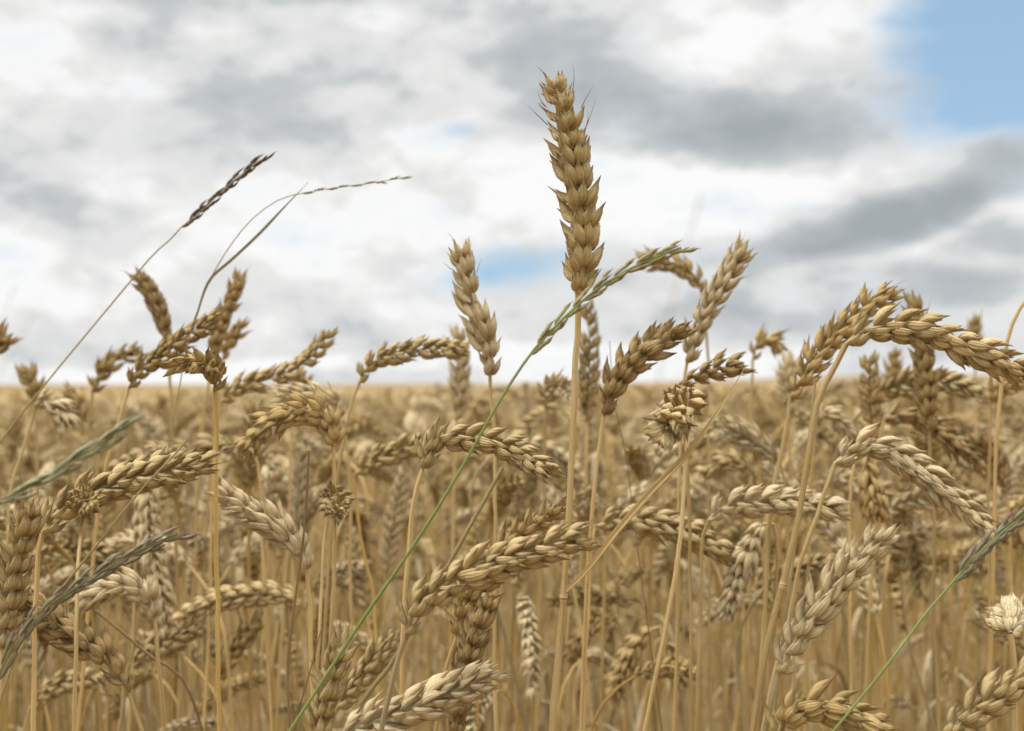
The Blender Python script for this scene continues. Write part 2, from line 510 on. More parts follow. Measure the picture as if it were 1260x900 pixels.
def ear_arr(P, u0, size, rg, lod='mid', awns=0, open_=1.0):
    lay, dense, fr = ear_layout(P, u0, size, rg, open_)
    b = Buf()
    b.addarr(rachis_arr(dense, fr, size, open_ > 1.17))
    for M, k, f in lay:
        b.addarr(SPK[lod][k], M[:3, :3], M[:3, 3])
    for _ in range(awns):
        M, k, f = lay[-1 - int(rg.integers(min(len(lay), 7)))]
        sgn = rg.choice([-1, 1]); ax = unit(M[:3, 2]); y = unit(M[:3, 1]) * sgn
        awn(b, awn_root(M, k, sgn), unit(ax + y * .3), rg.uniform(.004, .010), .00018, unit(rg.normal(0, 1, 3)) * .25, rg)
    return b.arrays()

def tube_arr(P, r0, r1, na=8, nodes=(), n=None, tone=.5, flat=1.0, wob=0.0, rg=None):
    n = n or max(8, int(len(P)))
    Q, L = resample(P, n)
    extra = []
    s = np.linspace(0, L, n)
    r = np.linspace(r0, r1, n)
    tn = np.full(n, tone * .85)
    if nodes:
        add = np.concatenate([np.array([-.0035, -.0016, 0, .0016, .0030]) + x for x in nodes if .006 < x < L - .006] or [np.zeros(0)])
        s2 = np.sort(np.concatenate([s, add]))
        Q = np.stack([np.interp(s2, s, Q[:, k]) for k in range(3)], 1)
        r = np.interp(s2, s, r); tn = np.full(len(s2), tone * .85)
        for x in nodes:
            g = np.exp(-((s2 - x) / .0016) ** 2)
            r = r * (1 + .30 * g); tn = np.where(np.abs(s2 - x) < .0011, 1.0, tn)
        s = s2
    if rg is not None and wob: r = r * (1 + rg.normal(0, wob, len(r)))
    T, U, V = frames(Q)
    vs, q = rings(Q, U, V, r, r * flat, na)
    m = len(Q)
    a = np.abs(((np.arange(na) / na * 2 + 1) % 2) - 1) * .5
    inf = np.stack([np.repeat(s, na), np.tile(a, m), np.repeat(tn, na)], 1)
    return vs, q, np.zeros((0, 3), int), inf

def blade_arr(P, w0, up, fold=.25, n=24, prof=None):
    """A leaf blade: a strip with a folded midrib and a little thickness."""
    Q, L = resample(P, n)
    T, U, V = frames(Q, np.asarray(up, float))
    t = np.linspace(0, 1, n)
    w = w0 * (prof(t) if prof else np.minimum(1, (1 - t) * 3.0) * np.minimum(1, .55 + t * 2))
    w = np.maximum(w, .00012)
    b = Buf()
    pos = np.array([-1, -.5, 0, .5, 1.0])
    rows = []
    for s_ in (1, -1):
        for p in (pos if s_ == 1 else pos[::-1]):
            rows.append(Q + V * (w * p)[:, None] + U * (fold * w * (abs(p)) + s_ * .00012)[:, None])
    vs = np.stack(rows, 1).reshape(-1, 3); na = 10
    i = np.arange(n - 1)[:, None] * na; j = np.arange(na)[None]; k = (np.arange(na)[None] + 1) % na
    q = np.stack([i + j, i + k, i + na + k, i + na + j], -1).reshape(-1, 4)
    pp = np.concatenate([pos, pos[::-1]])
    inf = np.stack([np.repeat(t * L, na), np.tile(pp * .25 + .5, n), np.full(len(vs), .3)], 1)
    b.add(vs, q, None, inf)
    return b.arrays()

# ------------------------------------------------------------------ placing a plant seen in the photograph
def world_pts(pts, d):
    out = []
    for p in pts:
        dd = p[2] if len(p) > 2 else 0.0
        out.append(at(p[0], p[1], d + dd))
    return np.array(out)

def roll_dir(P, roll):
    T = unit(P[min(3, len(P) - 1)] - P[0]); w = unit(P[0] - CAM)
    side = unit(np.cross(T, w)); tow = unit(np.cross(side, T))
    return math.cos(R(roll)) * side + math.sin(R(roll)) * tow

def to_ground(W, rg):
    """Carry a stalk on from its lowest drawn point down to the soil."""
    a, b = W[-2], W[-1]
    d = b - a
    dz = min(-1e-4, d[2])
    sl = np.clip(d[:2] / -dz, -.22, .22)
    z = b[2]
    pts = []
    for f in (.33, .66, 1.0):
        e = z * (f - .35 * f * f)
        pts.append([b[0] + sl[0] * e + rg.normal(0, .003), b[1] + sl[1] * e * .4 + rg.normal(0, .004), z * (1 - f)])
    return np.vstack([W, pts])

GROUP_NEAR = 'wheat plants at the near edge of the field'
count = [0]
def wheat(label, d, ear, stalk, tone='straw', stone='straw', roll=0, size=1.0, r=1.5, lod='mid', awns=0, parts=False, open_=1.0, leaf=None, seed=None, node_px=None, sizes=None):
    count[0] += 1
    rg = np.random.default_rng(1000 + count[0] if seed is None else seed)
    E = catmull(world_pts(ear, d), 40)
    S = world_pts([ear[0]] + stalk, d)
    S[0] = E[0]
    W = to_ground(S, rg)
    C = catmull(W, 70)
    C = C[np.concatenate([[True], np.linalg.norm(np.diff(C, axis=0), axis=1) > 1e-6])]
    base = C[-1].copy(); base[2] = 0
    root = empty('wheat_plant', base)
    tag(root, label, 'wheat', GROUP_NEAR)
    Cb = C[::-1] - base
    L = np.sum(np.linalg.norm(np.diff(Cb, axis=0), axis=1))
    nodes = [L * .22, L * .42]
    if node_px is not None:
        q = at(*node_px, d) - base
        cum = np.concatenate([[0], np.cumsum(np.linalg.norm(np.diff(Cb, axis=0), axis=1))])
        nodes.append(cum[np.argmin(np.linalg.norm(Cb - q, axis=1))])
    else:
        nodes.append(L * rg.uniform(.60, .74))
    kk = .80 if d < .9 else .9
    wb = np.cumsum(rg.normal(0, 1, (len(Cb), 3)), axis=0); wb -= np.linspace(0, 1, len(Cb))[:, None] * wb[-1]
    Cb = Cb + wb * np.array([1, 1, 0]) * .00022
    st = tube_arr(Cb, r * 1.22 * MM * kk, r * .82 * MM * kk, 10 if parts else 7, nodes, 90, rg.uniform(0, 1), wob=.025, rg=rg)
    link(mesh_from(st, 'stalk', [STALK[stone]]), 'stalk', root)
    u0 = roll_dir(E, roll)
    if parts:
        lay, dense, fr = ear_layout(E - base, u0, size, rg, open_)
        er = link(mesh_from(rachis_arr(dense, fr, size, open_ > 1.17), 'ear', [HUSK[tone]]), 'ear', root)
        for M, k, f in lay:
            o = link(SPK_MESH[k], 'spikelet', er)
            o.matrix_local = Matrix(M.tolist())
            o.material_slots[0].link = 'OBJECT'; o.material_slots[0].material = HUSK[tone]
        if awns:
            for _ in range(awns):
                M, k, f = lay[-1 - int(rg.integers(min(len(lay), 8)))]
                sgn = rg.choice([-1, 1]); ax = unit(M[:3, 2]); y = unit(M[:3, 1]) * sgn
                bb = Buf()
                awn(bb, awn_root(M, k, sgn), unit(ax + y * .35), rg.uniform(.005, .011), .00022, unit(rg.normal(0, 1, 3)) * .3, rg)
                link(mesh_from(bb.arrays(), 'awn', [HUSK['brown']]), 'awn', er)
    else:
        link(mesh_from(ear_arr(E - base, u0, size, rg, lod, awns, open_), 'ear', [HUSK[tone]]), 'ear', root)
    if leaf is None and rg.uniform() < .5 and d < .95:
        hz = rg.uniform(.42, .64) * CAM_H
        k = int(np.argmin(np.abs(Cb[:, 2] - hz))); s0 = Cb[k]
        a = rg.uniform(-.5, math.pi + .5); dx = np.array([math.cos(a), math.sin(a), 0]); Lf = rg.uniform(.05, .11)
        cz = rg.uniform(-.2, .45)
        LP = catmull([s0 - [0, 0, .012], s0 + dx * Lf * .08 + [0, 0, Lf * .15], s0 + dx * Lf * .45 + [0, 0, Lf * cz], s0 + dx * Lf * .8 + [0, 0, Lf * (cz - .5)], s0 + dx * Lf * .7 + np.array([-dx[1], dx[0], 0]) * Lf * .2 + [0, 0, Lf * (cz - .95)]], 30)
        link(mesh_from(blade_arr(LP, rg.uniform(1.2, 2.0) * MM, (0, .3, 1), .6), 'leaf', [STALK[rg.choice(['grey', 'drab', 'straw'])]]), 'leaf', root)
    if leaf:
        for (pts, w0, up, mt) in leaf:
            LP = catmull(world_pts(pts, d), 30) - base
            link(mesh_from(blade_arr(LP, w0 * MM, up, .55), 'leaf', [STALK[mt]]), 'leaf', root)
    return root
# ------------------------------------------------------------------ ground and far crop
def ground():
    b = Buf()
    xs = np.concatenate([-np.geomspace(6000, .5, 40), [0], np.geomspace(.5, 6000, 40)])
    ys = np.concatenate([[-60, -20, -6, -2], np.linspace(-1, 8, 46), np.geomspace(9, 9000, 40)])
    X, Y = np.meshgrid(xs, ys)
    Z = np.where(Y < 9, rng.normal(0, .006, X.shape), 0) * (np.abs(X) < 9)
    nx, ny = len(xs), len(ys)
    v = np.stack([X, Y, Z], -1).reshape(-1, 3)
    i = (np.arange(ny - 1)[:, None] * nx + np.arange(nx - 1)[None]).ravel()
    b.add(v, np.stack([i, i + 1, i + 1 + nx, i + nx], -1))
    o = link(mesh_from(b.arrays(), 'ground', [SOIL]), 'ground')
    o['kind'] = 'structure'
ground()

def canopy_rise(x, y):
    """The crop stands a little taller towards the right-hand side of the field."""
    return .028 * np.clip(x / (y + .5) / .35, -1, 1) 

def far_crop():
    rg = np.random.default_rng(5)
    b = Buf()
    ys = np.concatenate([[7.0, 7.6], np.geomspace(8.5, 60, 170), np.geomspace(62, 6000, 60)])
    t = np.linspace(-1, 1, 261)
    Y = np.repeat(ys[:, None], len(t), 1)
    X = t[None] * (Y * .62 + 3.0)
    Y = Y + np.where(Y < 60, rg.normal(0, .05, Y.shape), 0) * 1.0
    Z = .615 + canopy_rise(X, Y) + rg.normal(0, .022, Y.shape) * np.clip(1.2 - Y / 400, .1, 1)
    q = np.clip((X / Y - .02) / .3, 0, 1); q = q * q * (3 - 2 * q)
    ql = np.clip((-X / Y - .05) / .3, 0, 1)
    Z = Z + np.clip((Y - 60) / 340, 0, 1) * (2.6 * q - 1.0 * ql + .35 * np.sin(X / 41.0 + 1) * np.sin(X / 17.0)) * np.minimum(1, Y / 400) * np.maximum(1, Y / 400)
    Z[0] = .02; Z[1] = .45
    nx, ny = len(t), len(ys)
    v = np.stack([X, Y, Z], -1).reshape(-1, 3)
    i = (np.arange(ny - 1)[:, None] * nx + np.arange(nx - 1)[None]).ravel()
    b.add(v, np.stack([i, i + 1, i + 1 + nx, i + nx], -1))
    o = link(mesh_from(b.arrays(), 'far_wheat_crop', [CROP]), 'far_wheat_crop')
    tag(o, 'unbroken golden wheat crop running to the horizon under the clouds', 'crop', None, 'stuff')
far_crop()

# ------------------------------------------------------------------ the wheat plants one can point to (photo pixels, base to tip)
wheat('tallest wheat plant, its ear standing alone against the sky in the middle', .56,
      [(711, 361), (716, 322), (715, 270), (708, 217), (699, 163), (690, 124), (679, 98, .004)],
      [(711, 400), (707, 470), (702, 560), (699, 640), (694, 728), (688, 820), (682, 902)],
      'straw', 'straw', 66, 1.06, 1.95, parts=True, awns=12, open_=1.3, node_px=(694, 727),
      leaf=[([(694, 729), (702, 722), (722, 702), (758, 655), (803, 603), (842, 563), (880, 512), (917, 452)], 1.35, (.3, -.8, .5), 'straw')])
wheat('wheat ear with two plump rows arching left to right behind the long green grass', .58,
      [(520, 578), (527, 553), (545, 540), (575, 539), (610, 545), (645, 562), (683, 586, -.01)],
      [(508, 620), (500, 690), (496, 770), (492, 900)], 'straw', 'straw', 35, .92, 1.45, parts=True, awns=3)
wheat('big wheat ear rising diagonally across the lower middle past the tall stalk', .52,
      [(499, 784), (507, 755), (540, 725), (590, 698), (640, 681), (690, 668), (730, 659)],
      [(491, 812), (478, 860), (467, 905)], 'straw', 'grey', 28, 1.0, 1.6, parts=True, awns=9)
wheat('shaggy open wheat ear just behind and above the big diagonal ear', .60,
      [(563, 782), (572, 745), (602, 698), (640, 660), (672, 637), (704, 620)],
      [(555, 800), (545, 845), (535, 905)], 'gold', 'straw', 60, .95, 1.4, parts=True, open_=1.25, awns=4)
wheat('dark upright wheat ear tucked below the big diagonal ear', .57,
      [(560, 905), (566, 860), (575, 815), (588, 770), (604, 735)],
      [(556, 930), (553, 980)], 'brown', 'straw', 70, .95, 1.4, parts=True)
wheat('pale wheat ear at the bottom edge slanting up right under the dark upright ear', .53,
      [(412, 906), (450, 893), (490, 877), (545, 857), (590, 837), (622, 822)],
      [(395, 915), (370, 950)], 'pale', 'straw', 8, .98, 1.5, parts=True, awns=3)
wheat('wheat ear arching to the right against the sky with its stalk hooked beneath', .53,
      [(1041, 424), (1060, 409), (1095, 402), (1140, 407), (1190, 426), (1235, 446), (1280, 463)],
      [(1030, 448), (1013, 478), (1000, 530), (990, 590), (976, 665), (962, 720), (940, 810), (924, 902)], 'straw', 'straw', 22, 1.0, 1.75, parts=True, awns=2, node_px=(963, 715))
wheat('wheat ear leaning right behind the arching ear, only its upper half above it', .70,
      [(972, 492), (990, 463), (1014, 428), (1045, 397), (1075, 372), (1104, 357)],
      [(968, 520), (953, 597), (948, 660), (940, 760)], 'gold', 'straw', 30, 1.0, 1.5, awns=2)
wheat('drooping wheat ear curving down to the right below the arching ear', .64,
      [(1027, 571), (1052, 552), (1085, 552), (1122, 572), (1157, 599), (1190, 628), (1222, 655)],
      [(1017, 595), (1005, 628), (983, 692), (970, 748), (950, 830), (935, 905)], 'pale', 'straw', 25, 1.02, 1.45, parts=True)
wheat('large pale wheat ear leaning right in the lower right, standing clear of others', .53,
      [(957, 830), (974, 795), (1000, 757), (1032, 718), (1064, 682), (1094, 650)],
      [(951, 852), (948, 880), (944, 905)], 'pale', 'grey', 40, .98, 1.6, parts=True, awns=2, open_=1.08)
wheat('pale wheat ear lying almost level, its stalk side on the left, at mid right', .68,
      [(872, 641), (885, 628), (915, 619), (957, 617), (1000, 621), (1042, 628)],
      [(864, 660), (862, 720), (856, 905)], 'pale', 'straw', 15, 1.0, 1.35, parts=True)
wheat('small wheat ear hanging straight down under the level pale ear', .72,
      [(938, 645), (928, 662), (915, 692), (903, 730), (890, 768)],
      [(948, 640), (957, 660), (958, 730), (950, 905)], 'pale', 'straw', 80, .9, 1.3, parts=True, open_=1.2)
wheat('short wheat ear pointing at the viewer, round like a burr, right of the tall stalk', .56,
      [(846, 497, .040), (838, 500, .018), (828, 513, -.012), (818, 531, -.042)],
      [(850, 520, .045), (846, 560, .03), (838, 660, .01), (812, 800), (792, 902)], 'straw', 'straw', 50, 1.25, 1.4, parts=True, open_=1.16)
wheat('thick brown wheat ear leaning right beside the tall stalk, above the burr-like ear', .66,
      [(743, 512), (753, 480), (775, 450), (803, 425), (842, 402)],
      [(738, 545), (732, 600), (727, 660), (722, 760)], 'brown', 'straw', 55, 1.12, 1.5, parts=True, open_=1.15)
wheat('slim pale wheat ear leaning right against the sky with its tip above the grass spike', .74,
      [(845, 448), (855, 415), (873, 378), (896, 337), (918, 300)],
      [(842, 480), (838, 560), (836, 640), (834, 760)], 'pale', 'straw', 48, 1.05, 1.4, awns=5)
wheat('brown wheat ear lying low to the right at the foot of the slim pale ear', .70,
      [(836, 472), (860, 461), (890, 453), (919, 447)],
      [(838, 500), (846, 580), (850, 700)], 'brown', 'straw', 20, .9, 1.3)
wheat('pale upright wheat ear with a single awn, left of the tall ear', .68,
      [(603, 464), (600, 432), (588, 390), (574, 345), (563, 303)],
      [(606, 500), (611, 560), (613, 660), (612, 800)], 'pale', 'straw', 55, 1.06, 1.4, awns=4, parts=True)
wheat('slender wheat ear bowing right over the field, left of the pale upright ear', .78,
      [(442, 472), (452, 452), (478, 438), (520, 430), (578, 428)],
      [(434, 492), (421, 540), (412, 600), (404, 690), (398, 800)], 'straw', 'straw', 20, .84, 1.4, parts=True)
wheat('wheat ear curled over toward the viewer on a straight golden stalk at left', .60,
      [(264, 482), (265, 466, -.002), (256, 451, -.012), (238, 447, -.026), (219, 451, -.036)],
      [(265, 520), (266, 600), (268, 700), (271, 800), (273, 905)], 'gold', 'gold', 15, .85, 1.45, parts=True, open_=1.1)
wheat('curved wheat ear sloping up to the right behind the curled ear at left', .76,
      [(158, 479), (172, 457), (200, 438), (232, 412), (268, 392)],
      [(152, 496), (138, 540), (124, 588), (112, 680)], 'gold', 'straw', 30, .86, 1.5)
wheat('dark upright wheat ear tilting left against the sky at left', .90,
      [(206, 421), (202, 400), (190, 370), (167, 335)],
      [(208, 450), (212, 520), (214, 640)], 'brown', 'straw', 70, 1.0, 1.4, awns=3)
wheat('leaning wheat ear against the sky under the fine double grass stem', .92,
      [(262, 440), (268, 410), (281, 375), (298, 340)],
      [(256, 470), (246, 560), (240, 680)], 'gold', 'straw', 60, 1.0, 1.4, awns=2)
wheat('small blurred wheat ear with its tip just right of the leaning ear', 1.0,
      [(274, 444), (282, 420), (298, 394)],
      [(268, 480), (260, 560)], 'gold', 'straw', 40, 1.0, 1.4)
wheat('long slim wheat ear rising to the right from the horizon at left', .84,
      [(272, 495), (292, 478), (325, 468), (362, 455), (388, 432), (407, 406)],
      [(266, 520), (262, 600), (258, 720)], 'straw', 'straw', 20, .88, 1.4, awns=2)
wheat('stubby wheat ear peeping out below the tip of the long slim ear', .95,
      [(362, 502), (368, 480), (375, 455)],
      [(360, 530), (358, 600)], 'gold', 'straw', 40, 1.0, 1.4)
wheat('coarse wheat ear bent over to the left with its husks spread, at mid left', .66,
      [(410, 549), (404, 522), (390, 507), (366, 503), (335, 522), (310, 541), (287, 562)],
      [(412, 580), (413, 640), (408, 760)], 'gold', 'straw', 45, 1.0, 1.4, open_=1.2, awns=3)
wheat('cream wheat ear bent over just above the coarse ear', .80,
      [(418, 515), (416, 498), (402, 490), (372, 486), (338, 484)],
      [(424, 540), (430, 600), (432, 720)], 'pale', 'straw', 65, 1.05, 1.4)
wheat('blurred wheat ear stretched level behind the golden stalk at left', .86,
      [(300, 545), (260, 548), (215, 555), (175, 564), (131, 582)],
      [(312, 556), (322, 600), (326, 700)], 'straw', 'straw', 20, 1.05, 1.4)
wheat('big wheat ear sweeping up to the right from the left edge, behind the end-on ear', .57,
      [(52, 656), (68, 633), (100, 612), (145, 594), (200, 580), (268, 566)],
      [(48, 680), (46, 760), (44, 905)], 'straw', 'straw', 25, 1.0, 1.5, parts=True, awns=2)
wheat('end-on broken wheat ear like a small brown rosette on a thin stalk at left', .545,
      [(104, 627, .030), (105, 617, .016), (107, 614, -.004), (107, 617, -.020)],
      [(103, 640, .030), (97, 690, .012), (92, 780), (88, 905)], 'gold', 'straw', 30, .66, 1.2, parts=True, open_=1.5)
wheat('upright wheat ear at the left edge under the blurred green grass', .58,
      [(3, 800), (8, 762), (16, 712), (28, 655), (44, 606)],
      [(1, 830), (-2, 905)], 'straw', 'straw', 55, 1.0, 1.5, parts=True, awns=4, open_=1.1)
wheat('dark wheat ear sloping down to the right across the purple grass at lower left', .60,
      [(159, 853), (150, 836), (120, 805), (84, 779), (45, 752), (8, 726)],
      [(165, 872), (174, 905)], 'brown', 'straw', 30, 1.05, 1.45, parts=True, open_=1.1)
wheat('woolly cream wheat ear nodding to the left above the dark sloping ear', .68,
      [(190, 762), (184, 738), (165, 724), (135, 724), (95, 748)],
      [(193, 790), (199, 850), (203, 905)], 'pale', 'straw', 60, 1.02, 1.5)
wheat('light wheat ear hanging straight down behind the woolly cream ear', .84,
      [(186, 588), (182, 610), (183, 650), (191, 695), (200, 740), (207, 782)],
      [(178, 584), (168, 610), (164, 700), (160, 860)], 'pale', 'straw', 20, 1.05, 1.4, open_=1.1)
wheat('wheat ear lying level with neat braided grain, crossed by the golden stalk', .82,
      [(376, 752), (370, 742), (345, 733), (310, 731), (265, 740), (216, 766)],
      [(379, 780), (381, 840), (382, 905)], 'straw', 'straw', 25, 1.05, 1.4)
wheat('wheat ear rising to the right below the light hanging ear', .86,
      [(158, 820), (180, 803), (210, 790), (243, 768)],
      [(152, 840), (146, 905)], 'straw', 'straw', 30, 1.05, 1.4)
wheat('half hidden wheat ear below the braided level ear', .92,
      [(268, 838), (285, 805), (302, 780), (322, 758)],
      [(264, 860), (262, 905)], 'gold', 'straw', 30, 1.0, 1.4)
wheat('pale drooping wheat ear pointing up left, right of the golden stalk', .62,
      [(378, 703), (372, 683), (354, 660), (318, 634), (266, 605)],
      [(379, 730), (380, 815), (382, 905)], 'pale', 'straw', 62, 1.05, 1.5, parts=True, awns=2)
wheat('faint cream wheat ear standing behind the tip of the pale drooping ear', .98,
      [(330, 640), (334, 612), (342, 578)],
      [(328, 680), (324, 760)], 'pale', 'straw', 50, 1.15, 1.4)
wheat('end-on wheat ear like a small burr between dark grass stems and the bowing ear', .66,
      [(405, 612, .025), (409, 612, .010), (413, 622, -.012), (416, 632, -.034)],
      [(403, 640, .025), (399, 700, .015), (394, 775, .0), (389, 905)], 'straw', 'straw', 45, .82, 1.3, open_=1.3)
wheat('upright wheat ear at the bottom edge beside the foot of the green grass', .57,
      [(388, 935), (392, 895), (402, 850), (412, 815), (427, 785)],
      [(386, 960), (385, 1000)], 'straw', 'straw', 50, 1.0, 1.5, open_=1.15, awns=6)
wheat('wheat ear slanting up behind the green grass in the lower middle', .72,
      [(415, 872), (435, 846), (460, 815), (492, 781)],
      [(408, 890), (402, 930)], 'straw', 'straw', 35, 1.0, 1.4)
wheat('blurred wheat ear level with and left of the arching two-rowed ear', .84,
      [(437, 584), (455, 569), (490, 554), (535, 538)],
      [(438, 610), (447, 670), (462, 735), (470, 860)], 'straw', 'gold', 20, 1.05, 1.5)
wheat('blurred upright wheat ear behind the pale ear that has a single awn', 1.02,
      [(562, 518), (566, 478), (566, 440), (562, 402)],
      [(560, 560), (558, 660)], 'pale', 'straw', 50, 1.15, 1.5)
wheat('wheat ear seen end-on at the horizon just left of the tall stalk', .92,
      [(671, 495), (676, 483, -.005), (688, 476, -.015), (702, 481, -.03)],
      [(670, 520), (671, 620), (668, 700)], 'pale', 'straw', 40, 1.0, 1.4, open_=1.3)
wheat('slender blurred wheat ear standing close behind the tall stalk', 1.0,
      [(722, 520), (724, 475), (726, 425), (722, 373)],
      [(720, 560), (716, 660)], 'gold', 'straw', 15, 1.1, 1.5)
wheat('small wheat ear hooked over to the left high against the clouds at right', .95,
      [(864, 362), (856, 342), (838, 328), (812, 322), (782, 318)],
      [(867, 385), (872, 430), (873, 520)], 'gold', 'straw', 25, 1.0, 1.3)
wheat('blurred wheat ear standing behind the arching ear at right', .82,
      [(1144, 532), (1140, 480), (1134, 425), (1123, 362)],
      [(1146, 560), (1150, 640), (1152, 760)], 'gold', 'straw', 55, 1.1, 1.5, awns=4)
wheat('narrow wheat ear standing under the top of the arching ear', .92,
      [(1073, 562), (1073, 530), (1071, 485), (1069, 437)],
      [(1074, 600), (1076, 700)], 'gold', 'straw', 15, 1.05, 1.4)
wheat('wheat ear hanging down beneath the start of the drooping right ear', .80,
      [(1064, 560), (1068, 580), (1073, 610), (1080, 645)],
      [(1058, 552), (1050, 580), (1046, 700)], 'gold', 'straw', 20, 1.05, 1.4)
wheat('dark wheat ear bending down to the right behind the drooping right ear', .86,
      [(1088, 517), (1110, 511), (1140, 520), (1175, 545), (1212, 576)],
      [(1082, 540), (1078, 620)], 'brown', 'straw', 40, 1.05, 1.4)
wheat('dark wheat ear leaning left near the right edge', .90,
      [(1238, 608), (1230, 580), (1216, 553), (1202, 532)],
      [(1241, 640), (1244, 760)], 'brown', 'straw', 40, 1.0, 1.4)
wheat('faint wheat ear rising to the left below the slim pale ear', .84,
      [(960, 570), (935, 548), (905, 530), (866, 517)],
      [(966, 600), (970, 700)], 'pale', 'straw', 20, 1.05, 1.4)
wheat('faint wheat ear arched like a bridge above the level pale ear', .92,
      [(930, 590), (918, 573), (893, 568), (858, 584)],
      [(936, 620), (940, 720)], 'straw', 'straw', 20, 1.0, 1.4)
wheat('long wheat ear drooping right between the tall stalk and the level pale ear', .72,
      [(733, 648), (760, 640), (800, 642), (845, 655), (880, 672), (906, 694)],
      [(727, 670), (722, 740), (716, 905)], 'straw', 'straw', 25, 1.05, 1.4)
wheat('hooked wheat ear at the horizon left of the ear leaning behind the arching one', 1.0,
      [(926, 444), (932, 426), (948, 419), (964, 436)],
      [(924, 470), (922, 560)], 'gold', 'straw', 30, 1.0, 1.4)
wheat('wheat ear facing away like a pale flower at the lower right edge', .55,
      [(1243, 780), (1242, 768, .012), (1241, 757, .032), (1239, 748, .062)],
      [(1245, 800), (1248, 850), (1251, 905)], 'pale', 'straw', 40, .98, 1.7, parts=True, open_=1.1)
wheat('plump wheat ear rising off the right edge at the bottom corner', .50,
      [(1160, 906), (1185, 884), (1215, 863), (1250, 842), (1290, 822)],
      [(1150, 930), (1140, 980)], 'straw', 'straw', 30, 1.0, 1.5, parts=True)
wheat('wheat ear arching just above the bottom edge, crossed by the right green grass', .52,
      [(953, 915), (966, 884), (990, 871), (1025, 872), (1060, 886), (1098, 905)],
      [(948, 950), (944, 1000)], 'gold', 'straw', 45, 1.0, 1.5, parts=True, open_=1.15)
wheat('wheat plant whose bare stalk bows off the right edge below the clouds', .70,
      [(1268, 362), (1290, 352), (1320, 362), (1350, 385)],
      [(1250, 388), (1238, 420), (1230, 480), (1224, 560), (1220, 700), (1214, 905)], 'straw', 'straw', 30, 1.0, 1.5)
wheat('wheat ear below the falling end of the arching ear at the right edge', .84,
      [(1219, 495), (1228, 480), (1243, 471), (1262, 474)],
      [(1217, 530), (1215, 620)], 'gold', 'straw', 45, 1.05, 1.4, open_=1.2)
wheat('wheat ear hanging in the shade right of the tall stalk near the bottom', .90,
      [(803, 774), (785, 790), (766, 825), (752, 862)],
      [(810, 768), (818, 800), (820, 905)], 'gold', 'straw', 25, 1.05, 1.4)
wheat('wheat ear dangling beside the shaded ear, tip pointing down and right', .95,
      [(816, 785), (823, 800), (832, 822), (839, 852)],
      [(808, 786), (800, 820)], 'straw', 'straw', 25, 1.05, 1.4)
wheat('wheat ear lying level in the lower middle distance right of the tall stalk', .95,
      [(790, 742), (760, 733), (720, 733), (672, 738)],
      [(796, 760), (800, 840)], 'gold', 'straw', 30, 1.05, 1.4)
wheat('wheat ear bowed to the left behind the level ear right of the tall stalk', .98,
      [(762, 768), (745, 760), (722, 778), (700, 818)],
      [(768, 790), (772, 880)], 'gold', 'straw', 30, 1.05, 1.4)
wheat('dim wheat ear rising right behind the dry leaf of the tall plant', .92,
      [(752, 636), (768, 625), (785, 614), (800, 606)],
      [(747, 660), (744, 760)], 'pale', 'straw', 20, 1.05, 1.4)
wheat('cream wheat ear nodding over the horizon at the left edge', .84,
      [(42, 502), (50, 494), (66, 500), (84, 530)],
      [(37, 518), (24, 560), (12, 600), (4, 700)], 'pale', 'straw', 40, 1.05, 1.4)
wheat('blurred wheat ear with a bent tip above the horizon near the left edge', 1.02,
      [(114, 484), (122, 464), (137, 447), (177, 430)],
      [(110, 510), (106, 600)], 'gold', 'straw', 40, 1.1, 1.4)
wheat('small dim wheat ear standing on the horizon at the far left', 1.05,
      [(43, 500), (40, 475), (32, 449)],
      [(44, 530), (46, 620)], 'gold', 'straw', 40, 1.1, 1.4)
wheat('wheat ear leaning left at the horizon beside the nodding cream ear', 1.05,
      [(113, 526), (98, 502), (80, 481)],
      [(118, 560), (121, 640)], 'gold', 'straw', 40, 1.1, 1.4)
wheat('wheat ear cut off by the left edge just above the horizon', .9,
      [(-22, 446), (-8, 432), (12, 410)],
      [(-26, 480), (-30, 560)], 'gold', 'straw', 40, 1.1, 1.4)
wheat('wheat ear rising to the right along the bottom left corner', .88,
      [(37, 872), (52, 855), (80, 842), (110, 836), (134, 845)],
      [(30, 890), (24, 930)], 'straw', 'straw', 25, 1.05, 1.4)
wheat('upright wheat ear behind the ear leaning right at the horizon', .98,
      [(972, 512), (968, 480), (973, 437)],
      [(971, 545), (970, 640)], 'pale', 'straw', 50, 1.05, 1.4)
wheat('far upright wheat ear tip on the horizon right of the standing blurred ear', 1.35,
      [(1200, 455), (1200, 425), (1199, 392)],
      [(1201, 490), (1202, 560)], 'gold', 'straw', 50, 1.1, 1.5)
wheat('greyish wheat ear upright at the horizon under the arching ear', 1.15,
      [(1096, 494), (1098, 462), (1101, 430)],
      [(1095, 520), (1094, 600)], 'gold', 'straw', 50, 1.1, 1.5)
wheat('pale wheat ear bowed at mid right behind the two crossing stalks', .88,
      [(1004, 520), (1010, 508), (1028, 512), (1052, 540)],
      [(1000, 550), (996, 640)], 'pale', 'straw', 40, 1.05, 1.4)

